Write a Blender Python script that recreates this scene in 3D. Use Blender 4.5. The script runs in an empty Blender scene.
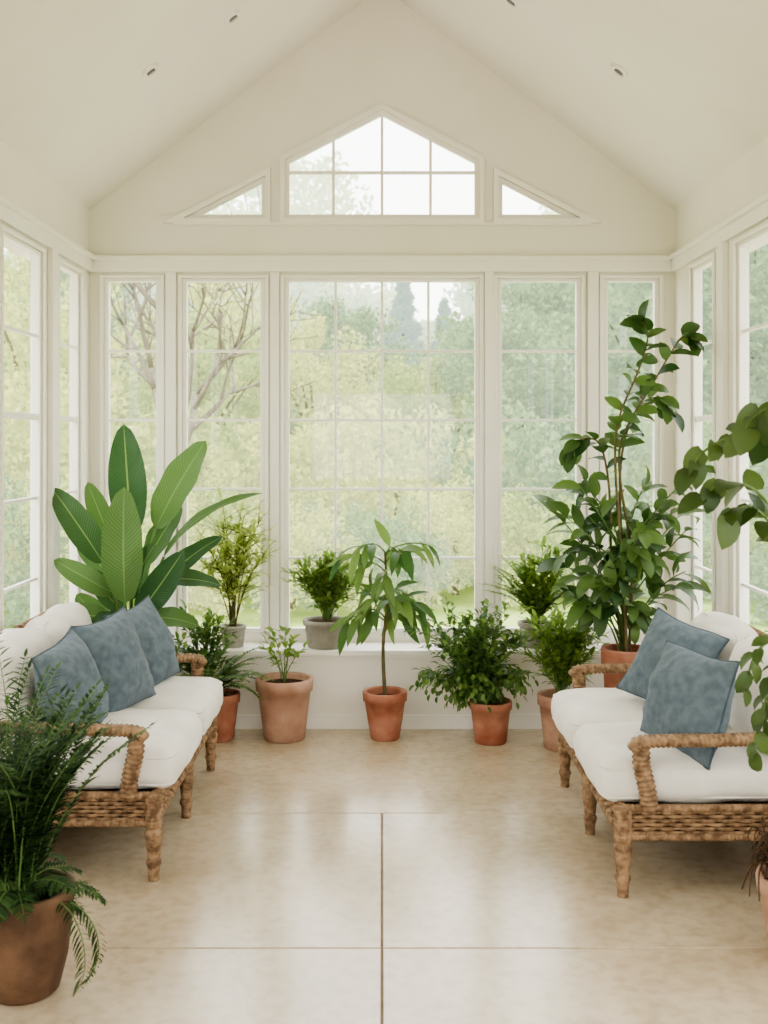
import bpy, bmesh, math, random
import numpy as np
from mathutils import Vector, Matrix, noise
R=random.Random(7)
V=Vector
UP=V((0,0,1))
scene=bpy.context.scene

def lin(c):
    c/=255.0
    return c/12.92 if c<=0.04045 else ((c+0.055)/1.055)**2.4
def rgb(r,g,b): return (lin(r),lin(g),lin(b),1.0)

# ---------------------------------------------------------------- materials
def newmat(name):
    m=bpy.data.materials.new(name); m.use_nodes=True
    nt=m.node_tree; nt.nodes.clear()
    o=nt.nodes.new('ShaderNodeOutputMaterial')
    return m,nt,o
def N(nt,t,**k):
    n=nt.nodes.new(t)
    for a,b in k.items(): setattr(n,a,b)
    return n
def ramp(nt,fac,stops):
    r=N(nt,'ShaderNodeValToRGB')
    e=r.color_ramp.elements
    while len(e)<len(stops): e.new(0.5)
    for i,(p,c) in enumerate(stops):
        e[i].position=p; e[i].color=c
    nt.links.new(fac,r.inputs[0]); return r.outputs[0]
def surf(name,c1,c2,rough=0.6,scale=5,detail=6,bump=0.1,bscale=60,spec=0.4,sheen=0,lo=.35,hi=.65,bdist=.005):
    m,nt,o=newmat(name)
    p=N(nt,'ShaderNodeBsdfPrincipled')
    tc=N(nt,'ShaderNodeTexCoord')
    nz=N(nt,'ShaderNodeTexNoise'); nz.inputs['Scale'].default_value=scale; nz.inputs['Detail'].default_value=detail
    nt.links.new(tc.outputs['Object'],nz.inputs['Vector'])
    nt.links.new(ramp(nt,nz.outputs['Fac'],[(lo,c1),(hi,c2)]),p.inputs['Base Color'])
    p.inputs['Roughness'].default_value=rough
    p.inputs['Specular IOR Level'].default_value=spec
    if sheen: p.inputs['Sheen Weight'].default_value=sheen
    if bump:
        n2=N(nt,'ShaderNodeTexNoise'); n2.inputs['Scale'].default_value=bscale; n2.inputs['Detail'].default_value=4
        nt.links.new(tc.outputs['Object'],n2.inputs['Vector'])
        b=N(nt,'ShaderNodeBump'); b.inputs['Strength'].default_value=bump; b.inputs['Distance'].default_value=bdist
        nt.links.new(n2.outputs['Fac'],b.inputs['Height']); nt.links.new(b.outputs[0],p.inputs['Normal'])
    nt.links.new(p.outputs[0],o.inputs[0])
    return m
def leafmat(name,c1,c2,trans=.35,rough=.42,spec=.4,stripe=False,haze_glow=0,haze_col=(.80,.86,.74,1),haze_str=2.3):
    m,nt,o=newmat(name)
    g=N(nt,'ShaderNodeNewGeometry')
    col=ramp(nt,g.outputs['Random Per Island'],[(0,c1),(1,c2)])
    p=N(nt,'ShaderNodeBsdfPrincipled'); p.inputs['Roughness'].default_value=rough
    p.inputs['Specular IOR Level'].default_value=spec
    if stripe:
        a=N(nt,'ShaderNodeAttribute',attribute_name='luv')
        s=N(nt,'ShaderNodeSeparateXYZ'); nt.links.new(a.outputs['Vector'],s.inputs[0])
        ab=N(nt,'ShaderNodeMath',operation='ABSOLUTE'); nt.links.new(s.outputs[0],ab.inputs[0])
        m1=N(nt,'ShaderNodeMath',operation='MULTIPLY_ADD'); nt.links.new(ab.outputs[0],m1.inputs[0]); m1.inputs[1].default_value=-.16; nt.links.new(s.outputs[1],m1.inputs[2])
        m2=N(nt,'ShaderNodeMath',operation='MULTIPLY'); nt.links.new(m1.outputs[0],m2.inputs[0]); m2.inputs[1].default_value=190
        m3=N(nt,'ShaderNodeMath',operation='SINE'); nt.links.new(m2.outputs[0],m3.inputs[0])
        mr=N(nt,'ShaderNodeMapRange'); nt.links.new(m3.outputs[0],mr.inputs[0]); mr.inputs[1].default_value=-1
        mr.inputs[3].default_value=.82; mr.inputs[4].default_value=1.1
        mx=N(nt,'ShaderNodeVectorMath',operation='SCALE'); nt.links.new(col,mx.inputs[0]); nt.links.new(mr.outputs[0],mx.inputs['Scale'])
        lt=N(nt,'ShaderNodeMath',operation='LESS_THAN'); nt.links.new(ab.outputs[0],lt.inputs[0]); lt.inputs[1].default_value=.045
        mm=N(nt,'ShaderNodeMixRGB'); nt.links.new(lt.outputs[0],mm.inputs[0]); nt.links.new(mx.outputs[0],mm.inputs[1]); mm.inputs[2].default_value=rgb(122,150,84)
        col=mm.outputs[0]
        b=N(nt,'ShaderNodeBump'); b.inputs['Strength'].default_value=.3; b.inputs['Distance'].default_value=.004
        nt.links.new(m3.outputs[0],b.inputs['Height']); nt.links.new(b.outputs[0],p.inputs['Normal'])
    nt.links.new(col,p.inputs['Base Color'])
    t=N(nt,'ShaderNodeBsdfTranslucent'); nt.links.new(col,t.inputs[0])
    mix=N(nt,'ShaderNodeMixShader'); mix.inputs[0].default_value=trans
    nt.links.new(p.outputs[0],mix.inputs[1]); nt.links.new(t.outputs[0],mix.inputs[2])
    out=mix.outputs[0]
    if haze_glow:   # emission mixed into the leaf colour to paint pale aerial haze
        em=N(nt,'ShaderNodeEmission'); em.inputs[0].default_value=haze_col; em.inputs[1].default_value=haze_str
        x=N(nt,'ShaderNodeMixShader'); x.inputs[0].default_value=haze_glow
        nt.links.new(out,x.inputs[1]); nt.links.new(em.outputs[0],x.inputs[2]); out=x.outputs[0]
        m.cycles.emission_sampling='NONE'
    nt.links.new(out,o.inputs[0])
    return m

M_wall=surf('wall_paint',rgb(234,229,217),rgb(238,233,223),.75,2,3,.04,90)
M_ceil=surf('ceiling_paint',rgb(232,227,215),rgb(236,231,221),.8,2,3,.03,90)
M_trim=surf('trim_paint',rgb(242,238,229),rgb(244,241,233),.45,3,2,0)
M_cush=surf('linen_offwhite',rgb(222,217,209),rgb(232,227,220),.9,8,5,.25,220,spec=.2,sheen=.1,bdist=.002)
M_blue=surf('linen_blue',rgb(88,100,109),rgb(106,118,126),.95,30,7,.35,260,spec=.1,sheen=.08,bdist=.002)
M_pipe=surf('blue_piping',rgb(70,82,90),rgb(84,95,104),.9,30,3,0)
M_rattan=surf('rattan',rgb(104,80,60),rgb(164,134,104),.7,34,6,.4,150,spec=.25,bdist=.003)
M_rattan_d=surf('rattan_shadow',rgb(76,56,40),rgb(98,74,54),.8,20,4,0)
M_terra=surf('terracotta',rgb(152,94,74),rgb(184,132,110),.85,7,8,.2,60,spec=.2)
M_terra2=surf('terracotta_weathered',rgb(160,120,100),rgb(196,160,140),.88,6,8,.25,50,spec=.2)
M_brownpot=surf('brown_clay',rgb(84,62,48),rgb(124,96,74),.75,7,8,.4,45,spec=.25)
M_graypot=surf('gray_stone_pot',rgb(140,136,126),rgb(172,167,156),.85,9,8,.2,60,spec=.2)
M_soil=surf('soil',rgb(50,38,28),rgb(82,62,46),.95,40,8,.8,90,spec=.1,bdist=.02)
M_stem=surf('plant_stem',rgb(86,80,50),rgb(110,98,64),.7,20,4,.1,60)
M_gstem=surf('green_stem',rgb(78,106,54),rgb(104,130,72),.6,12,3,0)
M_bark=surf('bark',rgb(112,104,92),rgb(146,138,124),.9,6,8,.6,20,spec=.1,bdist=.03)
M_root=surf('coir_roots',rgb(62,48,38),rgb(98,76,60),.95,30,8,.6,90,spec=.1)

L_dark=leafmat('leaf_dark',rgb(48,78,40),rgb(104,132,70),.4)
L_olive=leafmat('leaf_olive',rgb(50,72,34),rgb(88,108,54),.32)
L_mid=leafmat('leaf_mid',rgb(66,102,50),rgb(128,156,84),.45)
L_light=leafmat('leaf_light',rgb(104,136,64),rgb(160,184,98),.5)
L_lime=leafmat('leaf_lime',rgb(158,180,94),rgb(202,214,134),.55)
L_palm=leafmat('leaf_palm',rgb(30,52,32),rgb(76,104,56),.2,.65,.15)
L_ban=leafmat('leaf_banana',rgb(44,82,46),rgb(96,130,68),.42,.32,.5,stripe=True)
T_near=leafmat('tree_leaf_near',rgb(118,140,66),rgb(194,204,122),.5,.8,.1,haze_glow=.10,haze_col=(.80,.84,.60,1))
T_yel=leafmat('tree_leaf_spring',rgb(150,162,78),rgb(214,214,128),.5,.8,.1,haze_glow=.12,haze_col=(.88,.88,.66,1))
T_mid=leafmat('tree_leaf_mid',rgb(88,116,74),rgb(160,178,120),.5,.8,.1,haze_glow=.10,haze_col=(.74,.82,.70,1))
T_far=leafmat('tree_leaf_far',rgb(128,150,112),rgb(184,196,158),.5,.8,.1,haze_glow=.30,haze_col=(.82,.87,.76,1),haze_str=2.3)  # paler leaf colour and stronger glow, painted as distance haze
T_con=leafmat('conifer_needles',rgb(84,116,96),rgb(130,156,128),.35,.8,.1,haze_glow=.24,haze_col=(.72,.81,.75,1),haze_str=2.0)
T_tall=leafmat('tall_tree_leaf',rgb(150,168,102),rgb(198,206,146),.5,.8,.1,haze_glow=.42,haze_col=(.86,.89,.74,1),haze_str=2.3)

def glassmat():
    m,nt,o=newmat('window_glass')
    t=N(nt,'ShaderNodeBsdfTransparent'); t.inputs[0].default_value=(.95,.975,.965,1)
    g=N(nt,'ShaderNodeBsdfGlossy'); g.inputs['Roughness'].default_value=.02
    x=N(nt,'ShaderNodeMixShader'); x.inputs[0].default_value=.05
    nt.links.new(t.outputs[0],x.inputs[1]); nt.links.new(g.outputs[0],x.inputs[2]); nt.links.new(x.outputs[0],o.inputs[0])
    return m
M_glass=glassmat()

def floormat():
    m,nt,o=newmat('polished_limestone')
    p=N(nt,'ShaderNodeBsdfPrincipled'); tc=N(nt,'ShaderNodeTexCoord')
    a=N(nt,'ShaderNodeTexNoise'); a.inputs['Scale'].default_value=1.8; a.inputs['Detail'].default_value=10; a.inputs['Roughness'].default_value=.65
    nt.links.new(tc.outputs['Object'],a.inputs['Vector'])
    c=ramp(nt,a.outputs['Fac'],[(.25,rgb(178,160,134)),(.5,rgb(200,183,157)),(.75,rgb(216,200,175))])
    b=N(nt,'ShaderNodeTexNoise'); b.inputs['Scale'].default_value=22; b.inputs['Detail'].default_value=10
    nt.links.new(tc.outputs['Object'],b.inputs['Vector'])
    c2=ramp(nt,b.outputs['Fac'],[(.35,(.84,.81,.77,1)),(.55,(1,1,1,1))])
    mx=N(nt,'ShaderNodeMixRGB',blend_type='MULTIPLY'); mx.inputs[0].default_value=.75
    nt.links.new(c,mx.inputs[1]); nt.links.new(c2,mx.inputs[2]); nt.links.new(mx.outputs[0],p.inputs['Base Color'])
    mr=N(nt,'ShaderNodeMapRange'); nt.links.new(a.outputs['Fac'],mr.inputs[0]); mr.inputs[3].default_value=.14; mr.inputs[4].default_value=.28
    nt.links.new(mr.outputs[0],p.inputs['Roughness'])
    p.inputs['IOR'].default_value=1.6
    p.inputs['Specular IOR Level'].default_value=.8
    bp=N(nt,'ShaderNodeBump'); bp.inputs['Strength'].default_value=.06; bp.inputs['Distance'].default_value=.001
    nt.links.new(b.outputs['Fac'],bp.inputs['Height']); nt.links.new(bp.outputs[0],p.inputs['Normal'])
    nt.links.new(p.outputs[0],o.inputs[0]); return m
M_floor=floormat()
M_grout=surf('floor_joint',rgb(110,94,76),rgb(124,108,90),.9,20,3,0)
M_lawn=surf('lawn_grass',rgb(150,170,96),rgb(182,196,126),.95,1.5,8,.4,30,spec=.05)
M_bounce=surf('bounce_slab_stone',rgb(200,190,176),rgb(214,205,192),.9,2,6,.2,30,spec=.1)  # stone tone of the unseen slab added for neutral bounce light
M_metal=surf('fixture_metal',rgb(228,226,220),rgb(236,234,230),.3,5,2,0)
M_dark=surf('fixture_recess',rgb(120,116,110),rgb(134,130,124),.6,5,2,0)

# ---------------------------------------------------------------- mesh builder
class MB:
    def __init__(s): s.v=[]; s.f=[]; s.m=[]; s.uv=[]
    def add(s,vs,fs,mat=0,uv=None):
        b=len(s.v); s.v.extend(vs)
        s.uv.extend(uv if uv else [(0,0)]*len(vs))
        for f in fs: s.f.append(tuple(i+b for i in f)); s.m.append(mat)
    def obj(s,name,mats,parent=None,smooth=True,clamp=False,merge=False,recalc=True,loc=None):
        vs=s.v
        if clamp:
            o=[]
            for p in vs:
                x,y,z=p
                x=max(-1.655,min(1.655,x))
                lim=6.04 if z<.46 else 6.29
                if y>lim: y=lim+.01*math.tanh(y-lim)
                z=max(z,.004); o.append((x,y,z))
            vs=o
        if loc is not None: vs=[(p[0]-loc[0],p[1]-loc[1],p[2]-loc[2]) for p in vs]
        me=bpy.data.meshes.new(name); me.from_pydata([tuple(p) for p in vs],[],s.f)
        for m in mats: me.materials.append(m)
        me.polygons.foreach_set('material_index',s.m)
        a=me.attributes.new('luv','FLOAT_VECTOR','POINT')
        a.data.foreach_set('vector',[c for u in s.uv for c in (u[0],u[1],0)])
        if merge or recalc:
            bm=bmesh.new(); bm.from_mesh(me)
            if merge: bmesh.ops.remove_doubles(bm,verts=bm.verts,dist=1e-5)
            if recalc: bmesh.ops.recalc_face_normals(bm,faces=bm.faces)
            bm.to_mesh(me); bm.free()
        if smooth: me.polygons.foreach_set('use_smooth',[True]*len(me.polygons))
        ob=bpy.data.objects.new(name,me); scene.collection.objects.link(ob)
        if loc is not None: ob.location=loc
        if parent: ob.parent=parent
        return ob
def box(mb,a,b,mat=0):
    x0,y0,z0=a; x1,y1,z1=b
    vs=[(x0,y0,z0),(x1,y0,z0),(x1,y1,z0),(x0,y1,z0),(x0,y0,z1),(x1,y0,z1),(x1,y1,z1),(x0,y1,z1)]
    mb.add(vs,[(0,3,2,1),(4,5,6,7),(0,1,5,4),(1,2,6,5),(2,3,7,6),(3,0,4,7)],mat)
def tube(mb,pts,rad,seg=6,mat=0,cap=True,flat=1.0):
    pts=[V(p) for p in pts]; n=len(pts)
    if not hasattr(rad,'__len__'): rad=[rad]*n
    elif len(rad)==2 and n>2: rad=[rad[0]+(rad[1]-rad[0])*i/(n-1) for i in range(n)]
    t0=(pts[1]-pts[0]).normalized()
    ref=V((1,0,0)) if abs(t0.z)>.9 else UP
    x=t0.cross(ref).normalized()
    vs=[];fs=[]
    for i in range(n):
        t=(pts[min(i+1,n-1)]-pts[max(i-1,0)])
        if t.length<1e-9: t=t0
        t=t.normalized()
        x=(x-t*x.dot(t)).normalized(); y=t.cross(x)
        for k in range(seg):
            a=2*math.pi*k/seg
            vs.append(tuple(pts[i]+(x*math.cos(a)*flat+y*math.sin(a))*rad[i]))
    for i in range(n-1):
        for k in range(seg):
            k2=(k+1)%seg
            fs.append((i*seg+k,i*seg+k2,(i+1)*seg+k2,(i+1)*seg+k))
    if cap:
        fs.append(tuple(range(seg))[::-1]); fs.append(tuple((n-1)*seg+k for k in range(seg)))
    mb.add(vs,fs,mat)
def lathe(mb,prof,c=(0,0,0),seg=40,mat=0):
    vs=[];fs=[]
    for r,z in prof:
        for k in range(seg):
            a=2*math.pi*k/seg; vs.append((c[0]+r*math.cos(a),c[1]+r*math.sin(a),c[2]+z))
    for i in range(len(prof)-1):
        for k in range(seg):
            k2=(k+1)%seg; fs.append((i*seg+k,i*seg+k2,(i+1)*seg+k2,(i+1)*seg+k))
    mb.add(vs,fs,mat)
def bez(a,c,b,n=8):
    a,c,b=V(a),V(c),V(b)
    return [a*(1-t)**2+c*2*t*(1-t)+b*t*t for t in [i/n for i in range(n+1)]]
def polypath(pts,sub=5):
    pts=[V(p) for p in pts]; out=[]
    P=[pts[0]]+pts+[pts[-1]]
    for i in range(1,len(P)-2):
        for k in range(sub):
            t=k/sub; p0,p1,p2,p3=P[i-1],P[i],P[i+1],P[i+2]
            out.append(.5*((2*p1)+(p2-p0)*t+(2*p0-5*p1+4*p2-p3)*t*t+(3*p1-p0-3*p2+p3)*t**3))
    out.append(pts[-1]); return out
def rope(mb,pts,r,pitch=.014,seg=10,mat=0,amp=.1,flat=1.0):
    pts=[V(p) for p in pts]; L=[0]
    for i in range(1,len(pts)): L.append(L[-1]+(pts[i]-pts[i-1]).length)
    tot=L[-1]; n=max(8,int(tot/pitch*4)); out=[];rad=[]
    j=0
    for i in range(n+1):
        s=tot*i/n
        while j<len(L)-2 and L[j+1]<s: j+=1
        t=(s-L[j])/max(L[j+1]-L[j],1e-9)
        out.append(pts[j].lerp(pts[j+1],t)); rad.append(r*(1-amp+amp*abs(math.sin(math.pi*s/pitch))*1.6))
    tube(mb,out,rad,seg,mat,flat=flat)

def sh(kind,t):
    if kind=='lance': return math.sin(math.pi*min(1,t**.75))**.9 if t<1 else 0
    if kind=='oval': return math.sin(math.pi*t**.85)**.65 if 0<t<1 else 0
    if kind=='heart': return math.sin(math.pi*min(1,(.12+.88*t)**.7))**.7 if t<1 else 0
    if kind=='ban': return math.sin(math.pi*t**.9)**.55 if 0<t<1 else 0
    return 1
def leaf(mb,o,d,L,W,kind='oval',bend=.6,fold=.25,roll=0,mat=0,n=6,up=UP,wav=0):
    o=V(o); Y=V(d).normalized(); X=Y.cross(up)
    if X.length<.05: X=Y.cross(V((.3,1,0)))
    X.normalize(); Z=X.cross(Y)
    if roll:
        q=Matrix.Rotation(roll,3,Y); X=q@X; Z=q@Z
    y=z=0; ang=-bend*.25; vs=[];uv=[];fs=[]
    for i in range(n+1):
        t=i/n; w=max(W/2*sh(kind,t),.0006)
        c=o+Y*y+Z*z; nz=Z*math.cos(ang)+Y*math.sin(ang)
        wv=wav*math.sin(t*17+L*90)*w
        f=nz*(w*math.sin(fold))
        xs=X*(w*math.cos(fold))
        vs+= [tuple(c-xs+f+nz*wv),tuple(c),tuple(c+xs+f-nz*wv)]
        uv+=[(-1,t),(0,t),(1,t)]
        s=L/n; y+=math.cos(ang)*s; z-=math.sin(ang)*s; ang+=bend/n
        if i<n:
            a=i*3; fs+=[(a,a+1,a+4,a+3),(a+1,a+2,a+5,a+4)]
    mb.add(vs,fs,mat,uv)
def along(pts,t):
    f=t*(len(pts)-1); i=min(int(f),len(pts)-2); return pts[i].lerp(pts[i+1],f-i),(pts[i+1]-pts[i]).normalized()
def leafy(mb,pts,n,L,W,kind='oval',t0=.2,pitch=.9,bend=.6,lm=1,droop=0,az0=None,fold=.25,wav=0,up=UP,rj=.4,face=0):
    az=R.random()*6.28 if az0 is None else az0
    for k in range(n):
        t=t0+(1-t0)*(k+.5)/n
        p,tg=along(pts,t); az+=2.4
        s=tg.cross(V((.2,.9,.1))).normalized(); u=tg.cross(s)
        side=s*math.cos(az)+u*math.sin(az)
        pt=pitch*(1-.5*t)*R.uniform(.8,1.2)
        d=tg*math.cos(pt)+side*math.sin(pt); d.z-=droop
        l=L*R.uniform(.7,1.1)
        upv=up+V((R.uniform(-.5,.5),-face*R.uniform(.6,1.3),0)) if face else up
        leaf(mb,p,d,l,W*l/L,kind,bend*R.uniform(.6,1.4),fold,R.uniform(-rj,rj),lm,n=5,wav=wav,up=upv)
def shrub(mb,base,H,spread,nst,nl,L,W,kind='oval',tw=3,twl=.12,bend=.6,droop=0,ysc=.7,t0=.25,r=.004,sm=0,lm=1,pitch=.9,wmin=.65):
    base=V(base)
    for i in range(nst):
        az=i*2.4+R.random(); q=math.sqrt((i+.5)/nst)*spread*R.uniform(.85,1.1)
        e=base+V((math.cos(az)*q,math.sin(az)*q*ysc,H*R.uniform(wmin,1)*(1-.35*(q/spread)**2)))
        c=base+V((math.cos(az)*q*.35,math.sin(az)*q*.35*ysc,(e.z-base.z)*.75))
        b0=base+V((R.uniform(-.02,.02),R.uniform(-.02,.02),0))
        pts=bez(b0,c,e,8); tube(mb,pts,[r,r*.4],5,sm)
        leafy(mb,pts,nl,L,W,kind,t0,pitch,bend,lm,droop)
        for j in range(tw):
            t=R.uniform(t0,.95); p,tg=along(pts,t)
            a=R.random()*6.28; d=V((math.cos(a),math.sin(a)*ysc,R.uniform(.1,.9)-droop)).normalized()
            l=twl*R.uniform(.6,1.2)
            tp=bez(p,p+d*l*.5+UP*l*.15,p+d*l+V((0,0,-droop*l)),4); tube(mb,tp,[r*.5,r*.3],4,sm)
            leafy(mb,tp,max(3,nl//2),L*.9,W*.9,kind,.1,pitch,bend,lm,droop)
def frond(mb,base,az,Lr,elev,curl,nl,ll,lw,mat=1,sm=0,r=.003,taper=True,start=.2,ysc=1,fdroop=.15):
    p=V(base); h=V((math.cos(az),math.sin(az)*ysc,0)).normalized(); ang=elev; pts=[p.copy()]; n=14
    for i in range(n):
        p=p+(h*math.cos(ang)+UP*math.sin(ang))*(Lr/n); ang-=curl/n; pts.append(p.copy())
    tube(mb,pts,[r,r*.3],5,sm)
    side=h.cross(UP)
    for k in range(nl):
        t=start+(1-start)*(k+.5)/nl; q,tg=along(pts,t)
        s=math.sin(math.pi*(.15+.8*(k+.5)/nl))**.6 if taper else 1
        for sg in (-1,1):
            d=tg*.55+side*sg*.8+UP*R.uniform(-fdroop,.1)
            leaf(mb,q,d,ll*s*R.uniform(.85,1.1),lw,'lance',.5,.1,0,mat,n=3)
    leaf(mb,pts[-1],(pts[-1]-pts[-2]),ll*.6,lw,'lance',.4,.1,0,mat,n=3)

def pot(name,c,h,rt,rb,mat,rim=True,soil=.85,parent=None):
    mb=MB(); t=.012+rt*.03
    if rim:
        rh=h*.2
        pr=[(0,0.0),(rb*.93,0),(rb,.006),(rb+(rt*.92-rb)*.5,h*.4),(rt*.92,h-rh),(rt,h-rh+.003),(rt*1.02,h-.008),(rt*1.0,h),(rt-t,h),(rt-t-.004,h-.01),((rt-t)*.94,h*soil-.01),(0,h*soil-.01)]
    else:
        pr=[(0,0.0),(rb*.9,0),(rb,.01),(rb+(rt-rb)*.6,h*.35),(rt*.99,h*.75),(rt,h*.93),(rt*1.03,h*.97),(rt*1.01,h),(rt-t,h),(rt-t-.004,h-.01),((rt-t)*.96,h*soil-.01),(0,h*soil-.01)]
    lathe(mb,pr,c,44,0)
    o=mb.obj('pot',[mat],merge=True,parent=parent)
    ms=MB(); ri=(rt-t)*.95; n=10
    prof=[(0.0001,h*soil+.012)]+[(ri*k/n,h*soil+.012*(1-(k/n)**2)+R.uniform(-.002,.002)) for k in range(1,n+1)]
    lathe(ms,prof,c,36,0)
    ms.obj('soil',[M_soil],merge=True,parent=parent)
    return c[2]+h*soil
def plant(name,loc):
    e=bpy.data.objects.new(name,None); scene.collection.objects.link(e); e.empty_display_size=.1
    return e

# ---------------------------------------------------------------- room shell
W2=1.683; YB=6.33; EZ=2.923; RZ=4.206; SL=(RZ-EZ)/W2; Y0=-1.6; TH=.06
F0,F1=.004,.046   # frame depth inside the opening
def wmap(w,u,v,n):
    if w=='B': return (u,YB+n,v)
    if w=='F': return (u,Y0-n,v)
    if w=='L': return (-W2-n,u,v)
    return (W2+n,u,v)
def wbox(mb,w,u0,u1,v0,v1,n0,n1,mat=0):
    c=[wmap(w,u,v,n) for n in (n0,n1) for (u,v) in ((u0,v0),(u1,v0),(u1,v1),(u0,v1))]
    mb.add(c,[(0,1,2,3),(7,6,5,4),(0,4,5,1),(1,5,6,2),(2,6,7,3),(3,7,4,0)],mat)
def fill2d(loops,w,n0,n1,name,mats,parent=None):
    cu=bpy.data.curves.new('tmp','CURVE'); cu.dimensions='2D'; cu.fill_mode='BOTH'; cu.extrude=(n1-n0)/2
    for lp in loops:
        s=cu.splines.new('POLY'); s.points.add(len(lp)-1)
        for i,(a,b) in enumerate(lp): s.points[i].co=(a,b,0,1)
        s.use_cyclic_u=True
    t=bpy.data.objects.new('tmp',cu); scene.collection.objects.link(t)
    dg=bpy.context.evaluated_depsgraph_get(); dg.update()
    me=bpy.data.meshes.new_from_object(t.evaluated_get(dg))
    bpy.data.objects.remove(t); bpy.data.curves.remove(cu)
    for v in me.vertices:
        v.co=wmap(w,v.co.x,v.co.y,v.co.z+(n0+n1)/2)
    bm=bmesh.new(); bm.from_mesh(me); bmesh.ops.remove_doubles(bm,verts=bm.verts,dist=1e-5)
    bmesh.ops.recalc_face_normals(bm,faces=bm.faces); bm.to_mesh(me); bm.free()
    me.name=name; me.materials.clear()
    for m in mats: me.materials.append(m)
    o=bpy.data.objects.new(name,me); scene.collection.objects.link(o)
    if parent: o.parent=parent
    return o
def rect(u0,u1,v0,v1): return [(u0,v0),(u1,v0),(u1,v1),(u0,v1)]
VB,VT=.49,2.53
backw=[(-1.6,-1.275,1),(-1.15,-.675,1),(-.561,.561,4),(.665,1.145,1),(1.275,1.595,1)]
gable=[(-.556,2.877),(.556,2.877),(.556,3.211),(0,3.499),(-.556,3.211)]
triL=[(-1.136,2.877),(-.672,2.877),(-.672,3.117)]
triR=[(.672,2.877),(1.136,2.877),(.672,3.117)]
o_out=W2+TH
pent=[(-o_out,0),(o_out,0),(o_out,RZ-SL*o_out),(0,RZ),(-o_out,RZ-SL*o_out)]
fill2d([pent]+[rect(a,b,VB,VT) for a,b,_ in backw]+[gable,triL,triR],'B',0,TH,'wall_back',[M_wall])
# wall behind the camera with an open doorway
fill2d([pent,rect(-.9,.9,.01,2.2)],'F',0,TH,'wall_front',[M_wall])
sideL=[(5.71,6.13,1),(4.86,5.45,1),(3.65,4.6,2),(2.35,3.35,2),(1.0,2.0,2),(-.4,.6,2)]
sideR=[(5.57,5.98,1),(4.64,5.22,1),(3.45,4.4,2),(2.2,3.2,2),(1.0,2.0,2),(-.4,.6,2)]
for w,nm,sd in (('L','wall_left',sideL),('R','wall_right',sideR)):
    fill2d([rect(Y0,YB,0,EZ)]+[rect(a,b,VB,VT) for a,b,_ in sd],w,0,TH,nm,[M_wall])
mb=MB(); xo=2.05; zo=RZ-SL*xo; t=.12
for sg in (-1,1):
    vs=[(0,Y0,RZ),(sg*xo,Y0,zo),(sg*xo,YB+.4,zo),(0,YB+.4,RZ)]
    vs+=[(x,y,z+t) for x,y,z in vs]
    mb.add(vs,[(0,1,2,3),(7,6,5,4),(0,4,5,1),(1,5,6,2),(2,6,7,3),(3,7,4,0)],0)
mb.obj('ceiling',[M_ceil],smooth=False)
mb=MB(); box(mb,(-W2-TH,Y0,-.12),(W2+TH,YB+TH,-.006),1)
ys=[Y0,-.295,.955,2.21,3.465,4.718,YB]; g=.003
for i in range(len(ys)-1):
    xs=[(-W2,-g),(g,W2)] if i<len(ys)-2 else [(-W2,W2)]
    for a,b in xs:
        y0,y1=ys[i]+g,ys[i+1]-g; e=.003
        vs=[(a,y0,-.006),(b,y0,-.006),(b,y1,-.006),(a,y1,-.006),(a,y0,-e),(b,y0,-e),(b,y1,-e),(a,y1,-e),(a+e,y0+e,0),(b-e,y0+e,0),(b-e,y1-e,0),(a+e,y1-e,0)]
        mb.add(vs,[(0,1,5,4),(1,2,6,5),(2,3,7,6),(3,0,4,7),(4,5,9,8),(5,6,10,9),(6,7,11,10),(7,4,8,11),(8,9,10,11)],0)
mb.obj('floor',[M_floor,M_grout],smooth=False)

wi=[0]
def window(w,a,b,cols,rows=5,thick=None):
    wi[0]+=1
    e=bpy.data.objects.new('window_%d'%wi[0],None); scene.collection.objects.link(e)
    mb=MB(); fw=.026
    for (u0,u1,v0,v1) in ((a,a+fw,VB,VT),(b-fw,b,VB,VT),(a+fw,b-fw,VB,VB+fw),(a+fw,b-fw,VT-fw*.7,VT)):
        wbox(mb,w,u0,u1,v0,v1,F0,F1)
    for k in range(1,cols):
        u=a+fw+(b-a-2*fw)*k/cols; wbox(mb,w,u-.0075,u+.0075,VB+fw,VT-fw*.7,.012,.038)
    for k in range(1,rows):
        v=VB+.03+(VT-VB-.05)*k/rows; hh=.0075 if k!=thick else .016
        wbox(mb,w,a+fw,b-fw,v-hh,v+hh,.013,.036)
    for (u0,u1,v0,v1) in ((a-.024,a-.002,VB-.01,VT+.02),(b+.002,b+.024,VB-.01,VT+.02),(a-.002,b+.002,VT+.002,VT+.02)):
        wbox(mb,w,u0,u1,v0,v1,-.014,0.0)
    o=mb.obj('frame',[M_trim],smooth=False,parent=e)
    bv=o.modifiers.new('b','BEVEL'); bv.width=.0025; bv.segments=1
    g=MB(); g.add([wmap(w,a+fw,VB+fw,.025),wmap(w,b-fw,VB+fw,.025),wmap(w,b-fw,VT-fw*.7,.025),wmap(w,a+fw,VT-fw*.7,.025)],[(0,1,2,3)])
    g.obj('glass',[M_glass],smooth=False,parent=e,recalc=False)
for a,b,c in backw: window('B',a,b,c)
for a,b,c in sideL: window('L',a,b,c,thick=3)
for a,b,c in sideR: window('R',a,b,c,thick=3)
def inset(poly,d):
    n=len(poly); out=[]
    for i in range(n):
        p0,p1,p2=V(poly[i-1]),V(poly[i]),V(poly[(i+1)%n])
        e1=(p1-p0).normalized(); e2=(p2-p1).normalized()
        n1=V((-e1.y,e1.x)); n2=V((-e2.y,e2.x))
        k=d/(1+n1.dot(n2)); q=p1+(n1+n2)*k; out.append((q.x,q.y))
    return out
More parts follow.
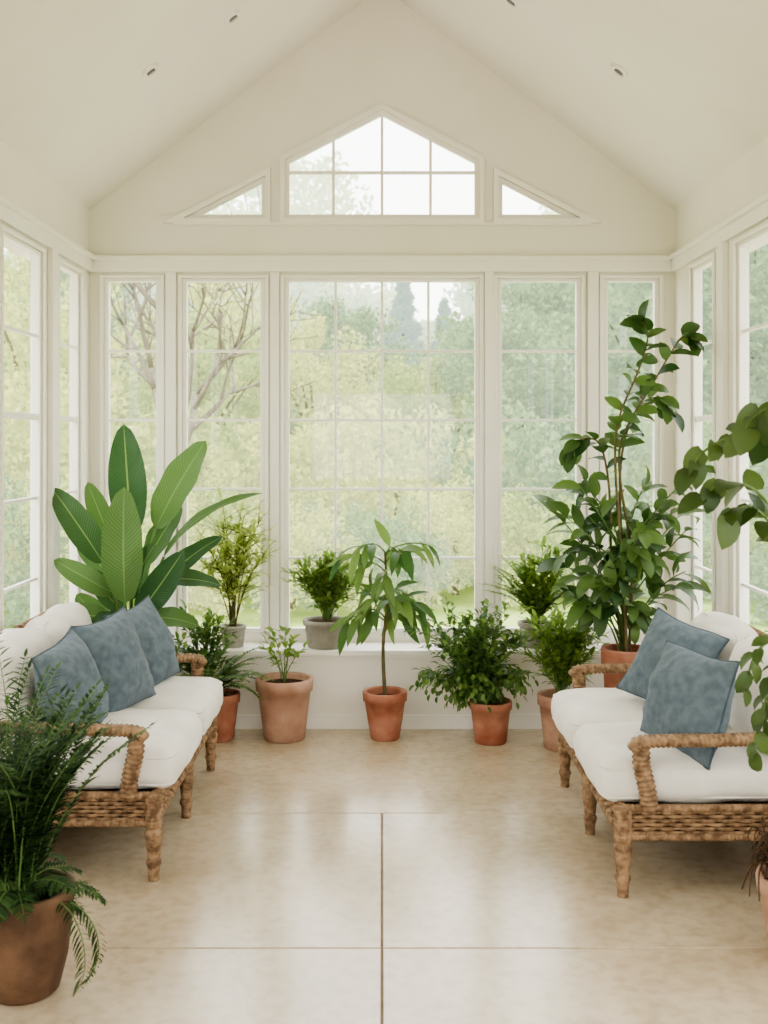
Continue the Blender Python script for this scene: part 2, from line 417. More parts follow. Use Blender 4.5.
for poly,mun in ((gable,'g'),(triL,None),(triR,None)):
    wi[0]+=1
    e=bpy.data.objects.new('window_%d'%wi[0],None); scene.collection.objects.link(e)
    inn=inset(poly,.022)
    fill2d([poly,inn],'B',F0,F1,'frame',[M_trim],e)
    fill2d([inset(poly,-.03),inset(poly,-.002)],'B',-.018,0,'casing',[M_trim],e)
    g=MB(); g.add([wmap('B',u,v,.025) for u,v in inn],[tuple(range(len(inn)))]); g.obj('glass',[M_glass],smooth=False,parent=e,recalc=False)
    if mun:
        mb=MB()
        for u in (-.28,0,.28):
            wbox(mb,'B',u-.008,u+.008,2.9,3.499-.518*abs(u)-.02,.012,.038)
        wbox(mb,'B',-.54,.54,3.135,3.151,.013,.036)
        mb.obj('muntins',[M_trim],smooth=False,parent=e)

tn=[0]
def trim(parts,bev=.004,name=None):
    mb=MB(); tn[0]+=1
    for p in parts: wbox(mb,*p)
    o=mb.obj(name or 'trim_%d'%tn[0],[M_trim],smooth=False)
    m=o.modifiers.new('b','BEVEL'); m.width=bev; m.segments=2
    return o
trim([('B',-W2,W2,2.565,2.645,-.022,0),('B',-W2,W2,2.63,2.655,-.045,0)])
trim([('L',Y0,YB,2.565,2.645,-.022,0),('L',Y0,YB,2.63,2.655,-.045,0)])
trim([('R',Y0,YB,2.565,2.645,-.022,0),('R',Y0,YB,2.63,2.655,-.045,0)])
for s in (-1,1):
    for c,hw in ((1.2115,.03),(.615,.026)):
        trim([('B',s*c-hw,s*c+hw,.437,2.565,-.028,0)])
for w,c in (('L',5.58),('L',4.72),('R',5.395),('R',4.52)):
    trim([(w,c-.05,c+.05,.437,2.565,-.03,0)])
for w in 'LR':
    trim([(w,Y0,YB,.43,.47,-.05,0)])
    trim([(w,Y0,YB-.25,0,.09,-.015,0)],name='baseboard_'+('left' if w=='L' else 'right'))
trim([('B',-1.2,1.2,2.835,2.85,-.022,0)])
mb=MB(); box(mb,(-W2,6.105,0),(W2,YB,.405)); mb.obj('wall_ledge',[M_wall],smooth=False)
mb=MB(); box(mb,(-W2,6.075,.405),(W2,YB,.437)); box(mb,(-W2,6.095,.385),(W2,6.11,.405))
o=mb.obj('trim_sill',[M_trim],smooth=False); m=o.modifiers.new('b','BEVEL'); m.width=.005; m.segments=2
mb=MB(); box(mb,(-W2,6.09,0),(W2,6.105,.075)); mb.obj('baseboard_back',[M_trim],smooth=False)

for x,y in ((-1.106,5.24),(1.125,5.2),(-.7275,5.33),(.63,5.32),(-1.106,2.6),(1.125,2.6)):
    mb=MB()
    lathe(mb,[(0.0001,-.004),(.026,-.004),(.03,-.014),(.042,-.014),(.047,-.007),(.049,0),(.049,.01),(0.0001,.01)],(0,0,0),28,0)
    box(mb,(-.022,-.007,-.0155),(.022,.007,-.0038),1)
    o=mb.obj('recessed_downlight',[M_metal,M_dark])
    s=-1 if x<0 else 1
    o.rotation_euler=(0,s*math.atan(SL),0)
    o.location=(x,y,RZ-SL*abs(x)-.001)

# ---------------------------------------------------------------- sofas
def rbox(mb,w,d,h,r,puff,M,n=12,mat=0,wr=.003,seed=0):
    hs=(w/2,d/2,h/2)
    us=[math.sin(math.pi/2*(2*i/n-1)) for i in range(n+1)]
    def mp(p):
        p=[p[k]*hs[k] for k in range(3)]
        q=[max(-(hs[k]-r),min(hs[k]-r,p[k])) for k in range(3)]
        dv=V(p)-V(q)
        if dv.length>1e-9: dv=dv.normalized()*r
        P=V(q)+dv
        a,b,c=P.x/hs[0],P.y/hs[1],P.z/hs[2]
        z=P.z+c*puff*(1-a*a)*(1-b*b); x=P.x+a*puff*.5*(1-b*b)*(1-c*c); y=P.y+b*puff*.35*(1-a*a)*(1-c*c)
        P=V((x,y,z))
        nn=noise.noise_vector(P*7+V((seed*3.1,0,0)))*wr*2.4+noise.noise_vector(P*18+V((seed,2,0)))*wr*.9
        return tuple(M@(P+nn))
    for ax in range(3):
        for sg in (-1,1):
            vs=[];fs=[]
            for i in range(n+1):
                for j in range(n+1):
                    c=[0,0,0]; c[ax]=sg; c[(ax+1)%3]=us[i]; c[(ax+2)%3]=us[j]; vs.append(mp(c))
            for i in range(n):
                for j in range(n):
                    a=i*(n+1)+j; fs.append((a,a+1,a+n+2,a+n+1))
            mb.add(vs,fs,mat)
    for zz in (-1,1):
        pts=[]; rr=r*.9
        for cx,cy,a0 in ((1,1,0),(-1,1,90),(-1,-1,180),(1,-1,270)):
            for k in range(5):
                a=math.radians(a0+k*22.5)
                P=V((cx*(hs[0]-r)+math.cos(a)*rr*1.02,cy*(hs[1]-r)+math.sin(a)*rr*1.02,zz*(hs[2]-r*.45)))
                nn=noise.noise_vector(P*7+V((seed*3.1,0,0)))*wr*2.4
                pts.append(M@(P+nn))
        pts.append(pts[0]); tube(mb,pts,.004,6,mat,cap=False)
def weave(mb,p0,p1,zlo,zhi,nrm,mat=0,rowh=.0125,st=.045,lean=0,amp=.0045):
    p0=V(p0);p1=V(p1);nrm=V(nrm); L=(p1-p0).length; nr=int((zhi-zlo)/rowh); ns=max(2,int(L/st))
    for j in range(nr):
        z=zlo+(j+.5)*(zhi-zlo)/nr; pts=[]
        for i in range(ns*4+1):
            t=i/(ns*4); q=p0.lerp(p1,t); q=q+nrm*(math.sin(math.pi*t*ns+j*math.pi)*amp+lean*(z-zlo)); q.z=z
            pts.append(q)
        tube(mb,pts,rowh*.54,5,mat)
    for i in range(ns+1):
        q=p0.lerp(p1,(i)/ns); a=q.copy(); a.z=zlo; b=q+nrm*lean*(zhi-zlo); b.z=zhi; tube(mb,[a,b],.004,5,mat)
def sofa(name,loc,rot,L):
    e=bpy.data.objects.new(name,None); scene.collection.objects.link(e)
    D=.35; h=L/2; mb=MB()
    for x in (D,-D):
        for y in (-h,0,h):
            pr=[(.0001,0),(.019,0),(.021,.008),(.02,.02),(.023,.05),(.028,.062),(.028,.07),(.022,.08),(.024,.1),(.03,.15),(.033,.165),(.033,.178),(.027,.185),(.032,.2),(.032,.315),(.0001,.318)]
            fine=[]
            for i in range(len(pr)-1):
                (r0,z0),(r1,z1)=pr[i],pr[i+1]; k=max(1,int((z1-z0)/.004))
                for q in range(k):
                    t=q/k; z=z0+(z1-z0)*t; rr=r0+(r1-r0)*t
                    fine.append((rr*(1+.05*math.sin(z*450)),z))
            fine.append(pr[-1]); lathe(mb,fine,(x,y,0),16,0)
    for x,nv in ((D,(1,0,0)),(-D,(-1,0,0))): weave(mb,(x,-h,0),(x,h,0),.215,.30,nv,rowh=.014,st=.034,amp=.0065)
    for y,nv in ((h,(0,1,0)),(-h,(0,-1,0))): weave(mb,(-D,y,0),(D,y,0),.215,.30,nv,rowh=.014,st=.034,amp=.0065)
    for z in (.208,.308):
        for y in (-h,h): rope(mb,[(-D,y,z),(D,y,z)],.014,amp=.16)
        for x in (-D,D): rope(mb,[(x,-h,z),(x,h,z)],.014,amp=.16)
    for y in (-h,h):
        rope(mb,polypath([(.258,y,.30),(.262,y,.36),(.275,y,.42),(.285,y,.47),(.285,y,.525)],6),.03,pitch=.018,flat=1.0,amp=.2)
        rope(mb,polypath([(.312,y,.512),(.305,y,.532),(.27,y,.542),(.18,y,.545),(0,y,.547),(-.2,y,.555),(-.385,y,.57)],6),.021,pitch=.018,flat=1.9,amp=.18)
        rope(mb,polypath([(-.35,y,.3),(-.375,y,.5),(-.42,y,.76)],5),.024)
    rope(mb,[(-.42,-h,.76),(-.42,0,.76),(-.42,h,.76)],.024)
    weave(mb,(-.36,-h,0),(-.36,h,0),.33,.75,(-1,0,0),rowh=.02,st=.06,lean=.15)
    mb.obj('frame',[M_rattan],parent=e,recalc=False)
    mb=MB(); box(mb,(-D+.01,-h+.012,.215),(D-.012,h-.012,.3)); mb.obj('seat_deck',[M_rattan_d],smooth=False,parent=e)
    cw=(L-.05)/2
    for i,y in enumerate((-cw/2-.004,cw/2+.004)):
        mb=MB(); rbox(mb,.67,cw,.15,.055,.034,Matrix.Translation((.085,y,.388)),16,seed=i+L,wr=.004); mb.obj('seat_cushion_%d'%(i+1),[M_cush],parent=e,merge=True)
        mb=MB(); M=Matrix.Translation((-.27,y,.635))@Matrix.Rotation(math.radians(-13),4,'Y')@Matrix.Rotation(math.radians(90),4,'Y')
        rbox(mb,.36,cw-.01,.15,.065,.06,M,16,wr=.008,seed=i+L+5); mb.obj('back_cushion_%d'%(i+1),[M_cush],parent=e,merge=True)
    e.location=loc; e.rotation_euler=(0,0,rot); return e
sofa('wicker_loveseat',(-1.18,4.665,0),0,1.33)
sofa('wicker_loveseat',(1.195,4.47,0),math.pi,1.22)

def pillow(c,nrm,S=.4,T=.13,spin=0,seed=0):
    mb=MB(); n=26
    us=[math.sin(math.pi/2*(2*i/n-1)) for i in range(n+1)]
    Z=V(nrm).normalized(); Xv=UP.cross(Z).normalized(); Yv=Z.cross(Xv)
    q=Matrix.Rotation(spin,3,Z); Xv=q@Xv; Yv=q@Yv; c=V(c)
    def pt(u,v,s):
        x=u*(1-.09*(1-v*v)*abs(u)); y=v*(1-.09*(1-u*u)*abs(v))
        th=((1-abs(u)**2.2)*(1-abs(v)**2.2))**.6
        p=V((x*S/2,y*S/2,s*th*T/2))
        w=noise.noise(V((u*2.2+seed*4,v*2.2,s)))*.022+noise.noise(V((u*6+seed*4,v*5,s*2)))*.009
        cr=abs(u*v); p.z+=s*w*th - s*.008*th*math.sin(14*(u-v)+seed)*cr
        p.y-=.014*(1-v)*th
        p.z+=.02*noise.noise(V((u*.8+seed,v*.8,5)))
        p.x+=.010*noise.noise(V((v*1.5,seed*3.3,1))); p.y+=.010*noise.noise(V((u*1.5,seed*2.3,7)))
        return c+Xv*p.x+Yv*p.y+Z*p.z
    for s in (-1,1):
        vs=[tuple(pt(us[i],us[j],s)) for i in range(n+1) for j in range(n+1)]
        fs=[]
        for i in range(n):
            for j in range(n):
                a=i*(n+1)+j; fs.append((a,a+1,a+n+2,a+n+1) if s<0 else (a,a+n+1,a+n+2,a+1))
        mb.add(vs,fs,0)
    rim=[pt(u,-1,0) for u in us]+[pt(1,u,0) for u in us]+[pt(-u,1,0) for u in us]+[pt(-1,-u,0) for u in us]
    tube(mb,rim,.0045,6,1,cap=False)
    mb.obj('throw_pillow',[M_blue,M_pipe],merge=True,loc=tuple(c))
pillow((-1.09,5.04,.655),(.90,-.34,.42),.39,.19,.10,1)
pillow((-1.13,4.66,.655),(.92,-.30,.36),.41,.20,.06,2)
pillow((-1.20,4.26,.635),(.95,-.14,.34),.40,.20,.12,3)
pillow((1.21,4.60,.665),(-.70,-.55,.50),.39,.18,-.2,4)
pillow((1.13,4.06,.635),(-.80,-.40,.30),.39,.21,-.05,5)

# ---------------------------------------------------------------- indoor plants
e=plant('potted_palm',0); c=(-1.04,3.2,0)
zs=pot('pot',c,.30,.14,.10,M_brownpot,rim=False,parent=e)
mb=MB()
for i in range(125):
    az=i*2.4+R.uniform(-.3,.3); el=R.uniform(1.15,1.55); b=(c[0]-.06+R.uniform(-.08,.08),c[1]+R.uniform(-.07,.07),zs)
    L=R.uniform(.34,.88); cu=R.uniform(.4,1.2)
    if math.cos(az)>.2: L=min(L,.66); el=R.uniform(1.3,1.57); cu*=.8
    frond(mb,b,az,L,el,cu,32,R.uniform(.055,.085),.0125,r=.0035,start=.15,fdroop=.35)
for i in range(18):
    az=i*2.4; b=(c[0]-.03,c[1],zs)
    frond(mb,b,az,R.uniform(.2,.32),R.uniform(.7,1.1),R.uniform(1.2,2.2),20,.06,.010,start=.15,fdroop=.4)
for az,L in ((-.3,.38),(-.7,.40)):
    frond(mb,(c[0]+.05,c[1],zs),az,L,R.uniform(.4,.6),3.0,22,.05,.007,start=.2,fdroop=.4)
mb.obj('fronds',[M_gstem,L_palm],parent=e,clamp=True,recalc=False)

e=plant('potted_banana_plant',0); c=(-1.29,5.66,0)
zs=pot('pot',c,.32,.165,.12,M_terra2,parent=e)
mb=MB()
B=[((0,0,1.10),(-.035,-.02,1.68),.20,.35),((.12,.02,1.14),(.37,-.03,1.60),.20,.4),((-.13,-.05,.97),(-.355,-.15,1.36),.16,.6),
   ((.17,-.02,1.0),(.585,-.05,1.40),.07,1.4),((0,-.14,.78),(.0,-.2,1.36),.22,.4),((-.12,.1,1.05),(-.26,.12,1.38),.12,.5),
   ((.1,-.05,.86),(.44,-.12,.92),.11,1.5),((-.06,-.1,.82),(-.33,-.2,1.0),.12,1.1),((.06,-.1,.72),(.29,-.2,1.02),.16,.9),
   ((-.08,-.12,.7),(-.30,-.25,.76),.12,1.3),((.08,-.05,.68),(.34,-.2,.72),.12,1.4),((-.03,-.12,.72),(-.14,-.25,.68),.12,1.0),
   ((.06,.08,.95),(.22,.12,1.26),.14,.6),((.02,-.1,.8),(.14,-.22,1.08),.14,.7),((-.02,.1,.9),(-.12,.16,1.25),.15,.5),
   ((-.05,.0,.7),(-.2,-.1,.95),.14,.8),((.04,.1,.7),(.2,.05,.9),.14,.8),((-.1,.05,.6),(-.28,.0,.80),.13,1.0),
   ((.1,.05,.8),(.42,.1,1.12),.12,1.0),((-.1,.1,.85),(-.34,.1,1.14),.12,.8)]
for k,(a,b,w,bd) in enumerate(B):
    A=V(c)+V(a); T=V(c)+V(b); A.z=a[2];T.z=b[2]
    r0=V((c[0]+a[0]*.15,c[1]+a[1]*.15,zs))
    tube(mb,bez(r0,(r0.x+a[0]*.2,r0.y,A.z*.75),A,8),[.014,.007],7,0)
    d=T-A; L=d.length*(1+bd*bd*.05)
    q=.12 if k in (0,1,2,4) else .5
    up=V((R.uniform(-q,q),-.85,.5)) 
    leaf(mb,A,d,L,w,'ban',bd*.8,.26,R.uniform(-q,q)*.8,1,n=18,up=up,wav=.09)
mb.obj('leaves',[M_gstem,L_ban],parent=e,clamp=True,recalc=False)

e=plant('potted_lime_shrub',0); c=(-.84,6.2,.437)
zs=pot('pot',c,.12,.075,.06,M_graypot,parent=e); mb=MB()
shrub(mb,(c[0],c[1],zs),.78,.24,20,13,.055,.022,'lance',8,.14,.5,0,.35,.22,.004)
mb.obj('foliage',[M_stem,L_lime],parent=e,clamp=True,recalc=False)

e=plant('potted_fern',0); c=(-.87,5.88,0)
zs=pot('pot',c,.25,.11,.078,M_terra,parent=e); mb=MB()
for i in range(34):
    frond(mb,(c[0]-.04,c[1],zs),i*2.4,R.uniform(.28,.42),R.uniform(.9,1.5),R.uniform(.8,2.0),18,.05,.016,mat=1,ysc=.6,start=.1)
shrub(mb,(c[0]-.09,c[1],zs),.54,.22,16,10,.06,.026,'oval',4,.1,.6,0,.5)
mb.obj('fronds',[M_gstem,L_mid],parent=e,clamp=True,recalc=False)

e=plant('potted_seedling',0); c=(-.523,5.9,0)
zs=pot('pot',c,.325,.152,.11,M_terra2,rim=True,parent=e,soil=.9); mb=MB()
shrub(mb,(c[0],c[1],zs),.34,.15,7,5,.055,.03,'oval',2,.07,.6,.05,.7,.35,.003)
mb.obj('foliage',[M_gstem,L_light],parent=e,clamp=True,recalc=False)

e=plant('potted_bushy_herb',0); c=(-.315,6.195,.437)
zs=pot('pot',c,.155,.13,.105,M_graypot,parent=e,soil=.9); mb=MB()
shrub(mb,(c[0],c[1],zs),.42,.25,36,11,.045,.024,'oval',6,.10,.5,0,.3,.15,.003)
mb.obj('foliage',[M_gstem,L_light],parent=e,clamp=True,recalc=False)

e=plant('potted_weeping_tree',0); c=(.016,5.90,0)
zs=pot('pot',c,.255,.118,.078,M_terra,parent=e); mb=MB()
st=polypath([(c[0],c[1],zs),(c[0]-.01,c[1],.5),(c[0]+.012,c[1],.72),(c[0],c[1],1.0)],5); tube(mb,st,[.011,.006],8,0)
for i in range(18):
    p,_=along(st,R.uniform(.5,1)); az=i*2.4+.4; q=R.uniform(.10,.28)
    en=p+V((math.cos(az)*q,math.sin(az)*q*.6,R.uniform(.0,.10)))
    br=bez(p,p+V((math.cos(az)*q*.4,math.sin(az)*q*.3,.09)),en,6); tube(mb,br,[.005,.003],5,2)
    leafy(mb,br,6,.19,.05,'lance',.3,1.2,.9,1,.75,face=.6)
mb.obj('foliage',[M_stem,L_mid,M_gstem],parent=e,clamp=True,recalc=False)

e=plant('potted_bushy_plant',0); c=(.575,5.83,0)
zs=pot('pot',c,.22,.112,.085,M_terra,parent=e); mb=MB()
shrub(mb,(c[0]-.07,c[1],zs),.58,.33,38,12,.046,.028,'oval',6,.12,.6,.05,.5,.15,.003)
shrub(mb,(c[0]-.08,c[1],zs+.04),.22,.35,30,11,.046,.028,'oval',6,.12,.6,.5,.6,.15,.003)
mb.obj('foliage',[M_gstem,L_mid],parent=e,clamp=True,recalc=False)

e=plant('potted_ledge_fern',0); c=(.87,6.195,.437)
zs=pot('pot',c,.14,.105,.08,M_graypot,parent=e,soil=.9); mb=MB()
for i in range(34):
    frond(mb,(c[0],c[1],zs),i*2.4,R.uniform(.26,.44),R.uniform(1.0,1.5),R.uniform(.5,1.5),16,.055,.018,ysc=.3,start=.15)
shrub(mb,(c[0]+.02,c[1],zs),.50,.2,18,10,.055,.028,'oval',4,.11,.5,0,.3,.15,.003)
mb.obj('fronds',[M_gstem,L_light],parent=e,clamp=True,recalc=False)

e=plant('potted_leafy_shrub',0); c=(.935,5.72,0)
zs=pot('pot',c,.28,.125,.09,M_terra2,parent=e); mb=MB()
shrub(mb,(c[0],c[1],zs),.50,.21,32,12,.06,.024,'lance',6,.11,.6,0,.5,.2,.003)
mb.obj('foliage',[M_gstem,L_light],parent=e,clamp=True,recalc=False)

e=plant('tall_climbing_plant',0); c=(1.235,5.56,0)
zs=pot('pot',c,.55,.125,.095,M_terra,parent=e,soil=.93); mb=MB()
stems=[[(1.225,.52),(1.20,1.0),(1.17,1.45),(1.18,1.70),(1.28,1.95),(1.33,2.12),(1.30,2.2)],
       [(1.24,.52),(1.26,1.0),(1.20,1.4),(1.21,1.62),(1.36,1.88),(1.50,2.1),(1.56,2.12)],
       [(1.22,.52),(1.17,.95),(1.15,1.35),(1.10,1.58),(1.0,1.60),(.96,1.54)],
       [(1.235,.52),(1.22,1.1),(1.22,1.5),(1.30,1.75),(1.42,1.82),(1.47,1.74)]]
for k,s in enumerate(stems):
    pts=polypath([(x,c[1]+(k-1.5)*.04+.02*math.sin(z*6+k),z) for x,z in s],6)
    tube(mb,pts,[.009,.003],6,0)
    leafy(mb,pts,24 if k<2 else 17,.125,.078,'oval',.42,1.1,.8,1,.4,face=.7)
for i in range(30):
    az=i*2.4; q=R.uniform(.12,.38); z0=R.uniform(.55,1.05)
    p=V((c[0]-.01,c[1],z0)); en=p+V((math.cos(az)*q,math.sin(az)*q*.7,R.uniform(-.05,.45)))
    br=bez(p,p+V((math.cos(az)*q*.4,math.sin(az)*q*.4,.22)),en,6); tube(mb,br,[.005,.003],5,2)
    leafy(mb,br,7,.145,.072,'oval',.3,1.1,.9,1,.3,face=.5)
for az,q,z,h in ((3.0,.36,.95,.34),(3.3,.32,1.05,.22),(.3,.34,1.0,.28),(2.7,.25,.9,.4),(-.4,.3,.8,.2),(3.6,.3,.75,.1),(.1,.3,.8,.1),(3.1,.3,.8,.22)):
    p=V((c[0]-.01,c[1],z-.3)); en=p+V((math.cos(az)*q,math.sin(az)*q,h+.25))
    br=bez(p,p+V((math.cos(az)*q*.3,0,.35)),en,6); tube(mb,br,[.006,.003],5,2)
    leafy(mb,br,6,.22,.085,'lance',.45,1.1,1.1,1,.3,face=.3)
mb.obj('foliage',[M_stem,L_dark,M_gstem],parent=e,clamp=True,recalc=False)

e=plant('potted_philodendron',0); c=(1.31,3.40,0)
zs=pot('pot',c,.25,.145,.11,M_terra2,parent=e); mb=MB()
for i in range(130):
    az=R.random()*6.28; r1=R.uniform(.0,.1); r2=R.uniform(.08,.19)
    a=V((c[0]+math.cos(az)*r1,c[1]+math.sin(az)*r1,zs)); b=V((c[0]+math.cos(az+.6)*r2,c[1]+math.sin(az+.6)*r2,R.uniform(.16,.42)))
    tube(mb,bez(a,(a+b)/2+V((math.cos(az)*.05,math.sin(az)*.05,.18)),b,8),[.005,.002],5,3)
main=polypath([(c[0],c[1],zs),(1.33,3.42,.7),(1.29,3.42,1.15),(1.33,3.4,1.55),(1.28,3.38,1.72)],6)
tube(mb,main,[.014,.008],8,0)
vines=[[(1.33,3.42,1.45),(1.22,3.4,1.60),(1.08,3.38,1.61),(.98,3.37,1.56),(.94,3.36,1.50)],
       [(1.30,3.41,1.2),(1.18,3.4,1.42),(1.06,3.38,1.47),(.97,3.36,1.42)],
       [(1.33,3.41,1.5),(1.24,3.38,1.68),(1.14,3.34,1.68),(1.07,3.3,1.60)],
       [(1.28,3.39,1.6),(1.32,3.36,1.76),(1.25,3.3,1.76),(1.17,3.28,1.66)],
       [(1.29,3.41,1.1),(1.2,3.36,1.32),(1.11,3.33,1.40),(1.03,3.3,1.36)],
       [(1.33,3.42,.6),(1.25,3.38,.96),(1.15,3.36,.96),(1.10,3.34,.84)],
       [(1.33,3.42,.5),(1.24,3.36,.82),(1.16,3.34,.80),(1.12,3.3,.66)],
       [(1.33,3.42,.6),(1.26,3.34,.9),(1.18,3.32,.9),(1.14,3.3,.76)],
       [(1.33,3.42,.9),(1.42,3.40,1.2),(1.52,3.36,1.2),(1.56,3.3,1.05)],
       [(1.33,3.42,.5),(1.40,3.3,.8),(1.44,3.2,.75),(1.46,3.12,.6)]]
for k,s in enumerate(vines):
    pts=polypath(s,6); tube(mb,pts,[.006,.003],6,2)
    if k in (5,6,7): leafy(mb,pts,10,.08,.045,'oval',.35,1.1,1.0,1,.5,face=.3)
    else: leafy(mb,pts,7,.105,.085,'heart',.25,1.1,.7,1,.6,fold=.15,face=1.0,wav=.04,rj=.8)
mb.obj('foliage',[M_stem,L_olive,M_gstem,M_root],parent=e,clamp=True,recalc=False)

# ---------------------------------------------------------------- garden outside
rs=np.random.RandomState(3)
def cloud(centers,rad,per,size):
    C=np.repeat(centers,per,axis=0); RR=np.repeat(rad,per)[:,None]
    d=rs.normal(size=C.shape); d/=np.linalg.norm(d,axis=1)[:,None]
    P=C+d*RR*(rs.rand(len(C),1)**.4)
    a=rs.normal(size=P.shape); a/=np.linalg.norm(a,axis=1)[:,None]
    b=np.cross(a,rs.normal(size=P.shape)); b/=np.linalg.norm(b,axis=1)[:,None]
    s=size*(.6+.8*rs.rand(len(P),1))
    v=np.stack([P-a*s,P-b*s*.55,P+a*s,P+b*s*.55],1).reshape(-1,3)
    v[:,2]=np.maximum(v[:,2],.01)
    return v
def treemesh(name,kind,H,Rr,ncl,per,size,mat):
    mb=MB()
    if kind=='con':
        cs=[];rd=[]
        for i in range(ncl):
            z=rs.rand()**1.3; a=rs.rand()*6.28; q=Rr*(1-z)*(.3+.7*rs.rand()); cs.append((math.cos(a)*q,math.sin(a)*q,H*(.08+.9*z)-q*.25)); rd.append(.12*H/6+.28*(1-z))
        tube(mb,[(0,0,0),(0,0,H*.97)],[.16,.02],8,0)
    elif kind=='bush':
        cs=[];rd=[]
        for i in range(ncl):
            a=rs.rand()*6.28; q=Rr*rs.rand()**.5; z=H*(1-(q/Rr)**2)**.5*(.2+.75*rs.rand()); cs.append((math.cos(a)*q,math.sin(a)*q,z+.05)); rd.append(.2+.12*rs.rand())
        tube(mb,[(0,0,0),(0,0,H*.5)],[.05,.03],6,0)
    else:
        cs=[];rd=[]
        for i in range(ncl):
            d=rs.normal(size=3); d/=np.linalg.norm(d); q=rs.rand()**.45
            cs.append((d[0]*Rr*q,d[1]*Rr*q,H*.58+d[2]*H*.42*q)); rd.append(Rr*(.13+.13*rs.rand()))
        tube(mb,polypath([(0,0,0),(.1,.05,H*.25),(0,0,H*.6)],4),[.14,.06],8,0)
        for i in range(12):
            c=cs[rs.randint(ncl)]; tube(mb,bez((0,0,H*(.15+.3*rs.rand())),(c[0]*.4,c[1]*.4,c[2]*.8),c,5),[.05,.012],5,0)
    v=cloud(np.array(cs),np.array(rd),per,size)
    mb.add([tuple(p) for p in v],[(4*i,4*i+1,4*i+2,4*i+3) for i in range(len(v)//4)],1)
    me_o=mb.obj(name,[M_bark,mat],smooth=False,recalc=False)
    me=me_o.data; bpy.data.objects.remove(me_o); return me
GZ=-.25
def put(name,me,x,y,s=1,rot=None,z=GZ,sz=None):
    o=bpy.data.objects.new(name,me); scene.collection.objects.link(o); o.location=(x,y,z); o.scale=(s,s,(sz or s)*R.uniform(.92,1.08)); o.rotation_euler=(0,0,R.random()*6.28 if rot is None else rot); return o
mb=MB(); mb.add([(-80,-40,GZ),(80,-40,GZ),(80,90,GZ),(-80,90,GZ)],[(0,1,2,3)]); mb.obj('lawn',[M_lawn])
mb=MB(); box(mb,(-6.5,-8,GZ),(6.5,9.3,GZ+.03)); mb.obj('bounce_slab',[M_bounce],smooth=False)  # out-of-view paving, added to keep light bounced indoors neutral
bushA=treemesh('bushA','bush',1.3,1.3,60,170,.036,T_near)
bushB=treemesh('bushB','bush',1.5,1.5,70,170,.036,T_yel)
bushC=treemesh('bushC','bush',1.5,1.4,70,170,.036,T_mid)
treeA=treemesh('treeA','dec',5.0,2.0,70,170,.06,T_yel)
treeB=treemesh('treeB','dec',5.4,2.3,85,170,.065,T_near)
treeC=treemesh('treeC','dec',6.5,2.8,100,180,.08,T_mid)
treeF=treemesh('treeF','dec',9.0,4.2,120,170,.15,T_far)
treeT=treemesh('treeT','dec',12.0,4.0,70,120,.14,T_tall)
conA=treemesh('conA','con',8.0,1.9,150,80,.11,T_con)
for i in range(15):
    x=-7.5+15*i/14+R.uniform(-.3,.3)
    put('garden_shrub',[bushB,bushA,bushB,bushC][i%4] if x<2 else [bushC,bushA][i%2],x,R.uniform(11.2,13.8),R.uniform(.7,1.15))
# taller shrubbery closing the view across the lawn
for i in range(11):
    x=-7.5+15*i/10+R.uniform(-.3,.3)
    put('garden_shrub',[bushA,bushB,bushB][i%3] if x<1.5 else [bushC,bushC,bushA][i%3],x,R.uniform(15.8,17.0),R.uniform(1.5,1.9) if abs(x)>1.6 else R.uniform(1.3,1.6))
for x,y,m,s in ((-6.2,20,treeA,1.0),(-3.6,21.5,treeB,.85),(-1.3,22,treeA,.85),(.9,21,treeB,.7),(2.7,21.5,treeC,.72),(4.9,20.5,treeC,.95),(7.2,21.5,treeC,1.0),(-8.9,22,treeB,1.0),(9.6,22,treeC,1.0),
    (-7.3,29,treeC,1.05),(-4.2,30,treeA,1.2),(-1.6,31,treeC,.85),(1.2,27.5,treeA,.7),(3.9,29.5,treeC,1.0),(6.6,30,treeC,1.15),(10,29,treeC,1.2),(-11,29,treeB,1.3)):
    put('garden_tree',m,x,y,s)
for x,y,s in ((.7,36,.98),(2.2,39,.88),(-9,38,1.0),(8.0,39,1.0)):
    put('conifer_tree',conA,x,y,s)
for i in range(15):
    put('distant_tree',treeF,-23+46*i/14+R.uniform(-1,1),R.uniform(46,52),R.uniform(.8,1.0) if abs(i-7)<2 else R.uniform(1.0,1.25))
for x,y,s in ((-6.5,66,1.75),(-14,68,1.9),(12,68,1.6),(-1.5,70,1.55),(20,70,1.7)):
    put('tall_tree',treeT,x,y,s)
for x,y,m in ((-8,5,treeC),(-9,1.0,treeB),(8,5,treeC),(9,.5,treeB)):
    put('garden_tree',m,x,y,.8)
mb=MB(); RB=random.Random(11)
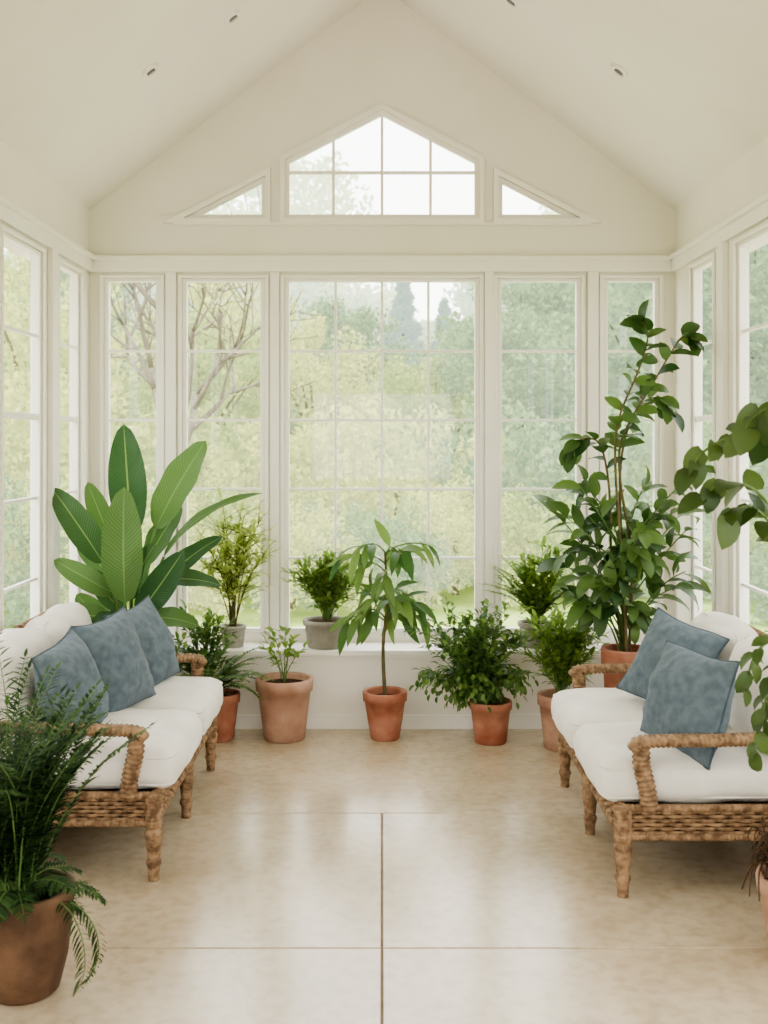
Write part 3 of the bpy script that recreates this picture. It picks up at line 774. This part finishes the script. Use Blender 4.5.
def grow(p,d,L,r,depth):
    pts=[p]; q=p; dd=d
    for k in range(5):
        dd=(dd+V((RB.uniform(-.14,.14),RB.uniform(-.14,.14),RB.uniform(-.04,.12)))).normalized(); q=q+dd*(L/5); pts.append(q)
    tube(mb,pts,[r,r*.62],6 if depth<3 else 4,0)
    if depth>=5:
        for k in range(7):
            a,_=along(pts,RB.random()); leaf(mb,a,V((RB.uniform(-1,1),RB.uniform(-1,1),RB.uniform(-.5,1))),.08,.045,'oval',.3,.2,0,1,n=2)
        return
    for k in range(3 if depth<4 else 2):
        a=RB.random()*6.28; s=dd.cross(V((math.cos(a),math.sin(a),.2))).normalized()
        nd=(dd*.75+s*RB.uniform(.45,.85)); nd.z*=.85; nd.z+=.1
        t=RB.uniform(.55,1); st_,_=along(pts,t if k else 1)
        grow(st_,nd.normalized(),L*RB.uniform(.68,.82),r*.58,depth+1)
grow(V((0,0,0)),V((.12,0,1)),1.6,.11,0)
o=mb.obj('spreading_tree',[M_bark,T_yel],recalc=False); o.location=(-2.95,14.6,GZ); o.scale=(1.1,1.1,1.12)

# ---------------------------------------------------------------- world, light, camera
w=bpy.data.worlds.new('sky'); scene.world=w; w.use_nodes=True; nt=w.node_tree; nt.nodes.clear()
bg=N(nt,'ShaderNodeBackground'); wo=N(nt,'ShaderNodeOutputWorld')
tc=N(nt,'ShaderNodeTexCoord'); sp=N(nt,'ShaderNodeSeparateXYZ'); nt.links.new(tc.outputs['Generated'],sp.inputs[0])
c=ramp(nt,sp.outputs[2],[(0,(1,.975,.94,1)),(.6,(.98,.97,.97,1))])
nt.links.new(c,bg.inputs[0]); bg.inputs[1].default_value=3.2; nt.links.new(bg.outputs[0],wo.inputs[0])
cam=bpy.data.cameras.new('camera'); co=bpy.data.objects.new('camera',cam); scene.collection.objects.link(co)
co.location=(0,0,1.6); co.rotation_euler=(math.pi/2,0,0)
cam.sensor_fit='VERTICAL'; cam.sensor_height=36; cam.lens=1100*36/1024; cam.shift_y=-72/1024; cam.shift_x=2/1024
cam.dof.use_dof=True; cam.dof.focus_distance=5.0; cam.dof.aperture_fstop=3.8
scene.camera=co
scene.view_settings.view_transform='AgX'
scene.view_settings.look='AgX - Medium High Contrast'
scene.view_settings.exposure=0.85
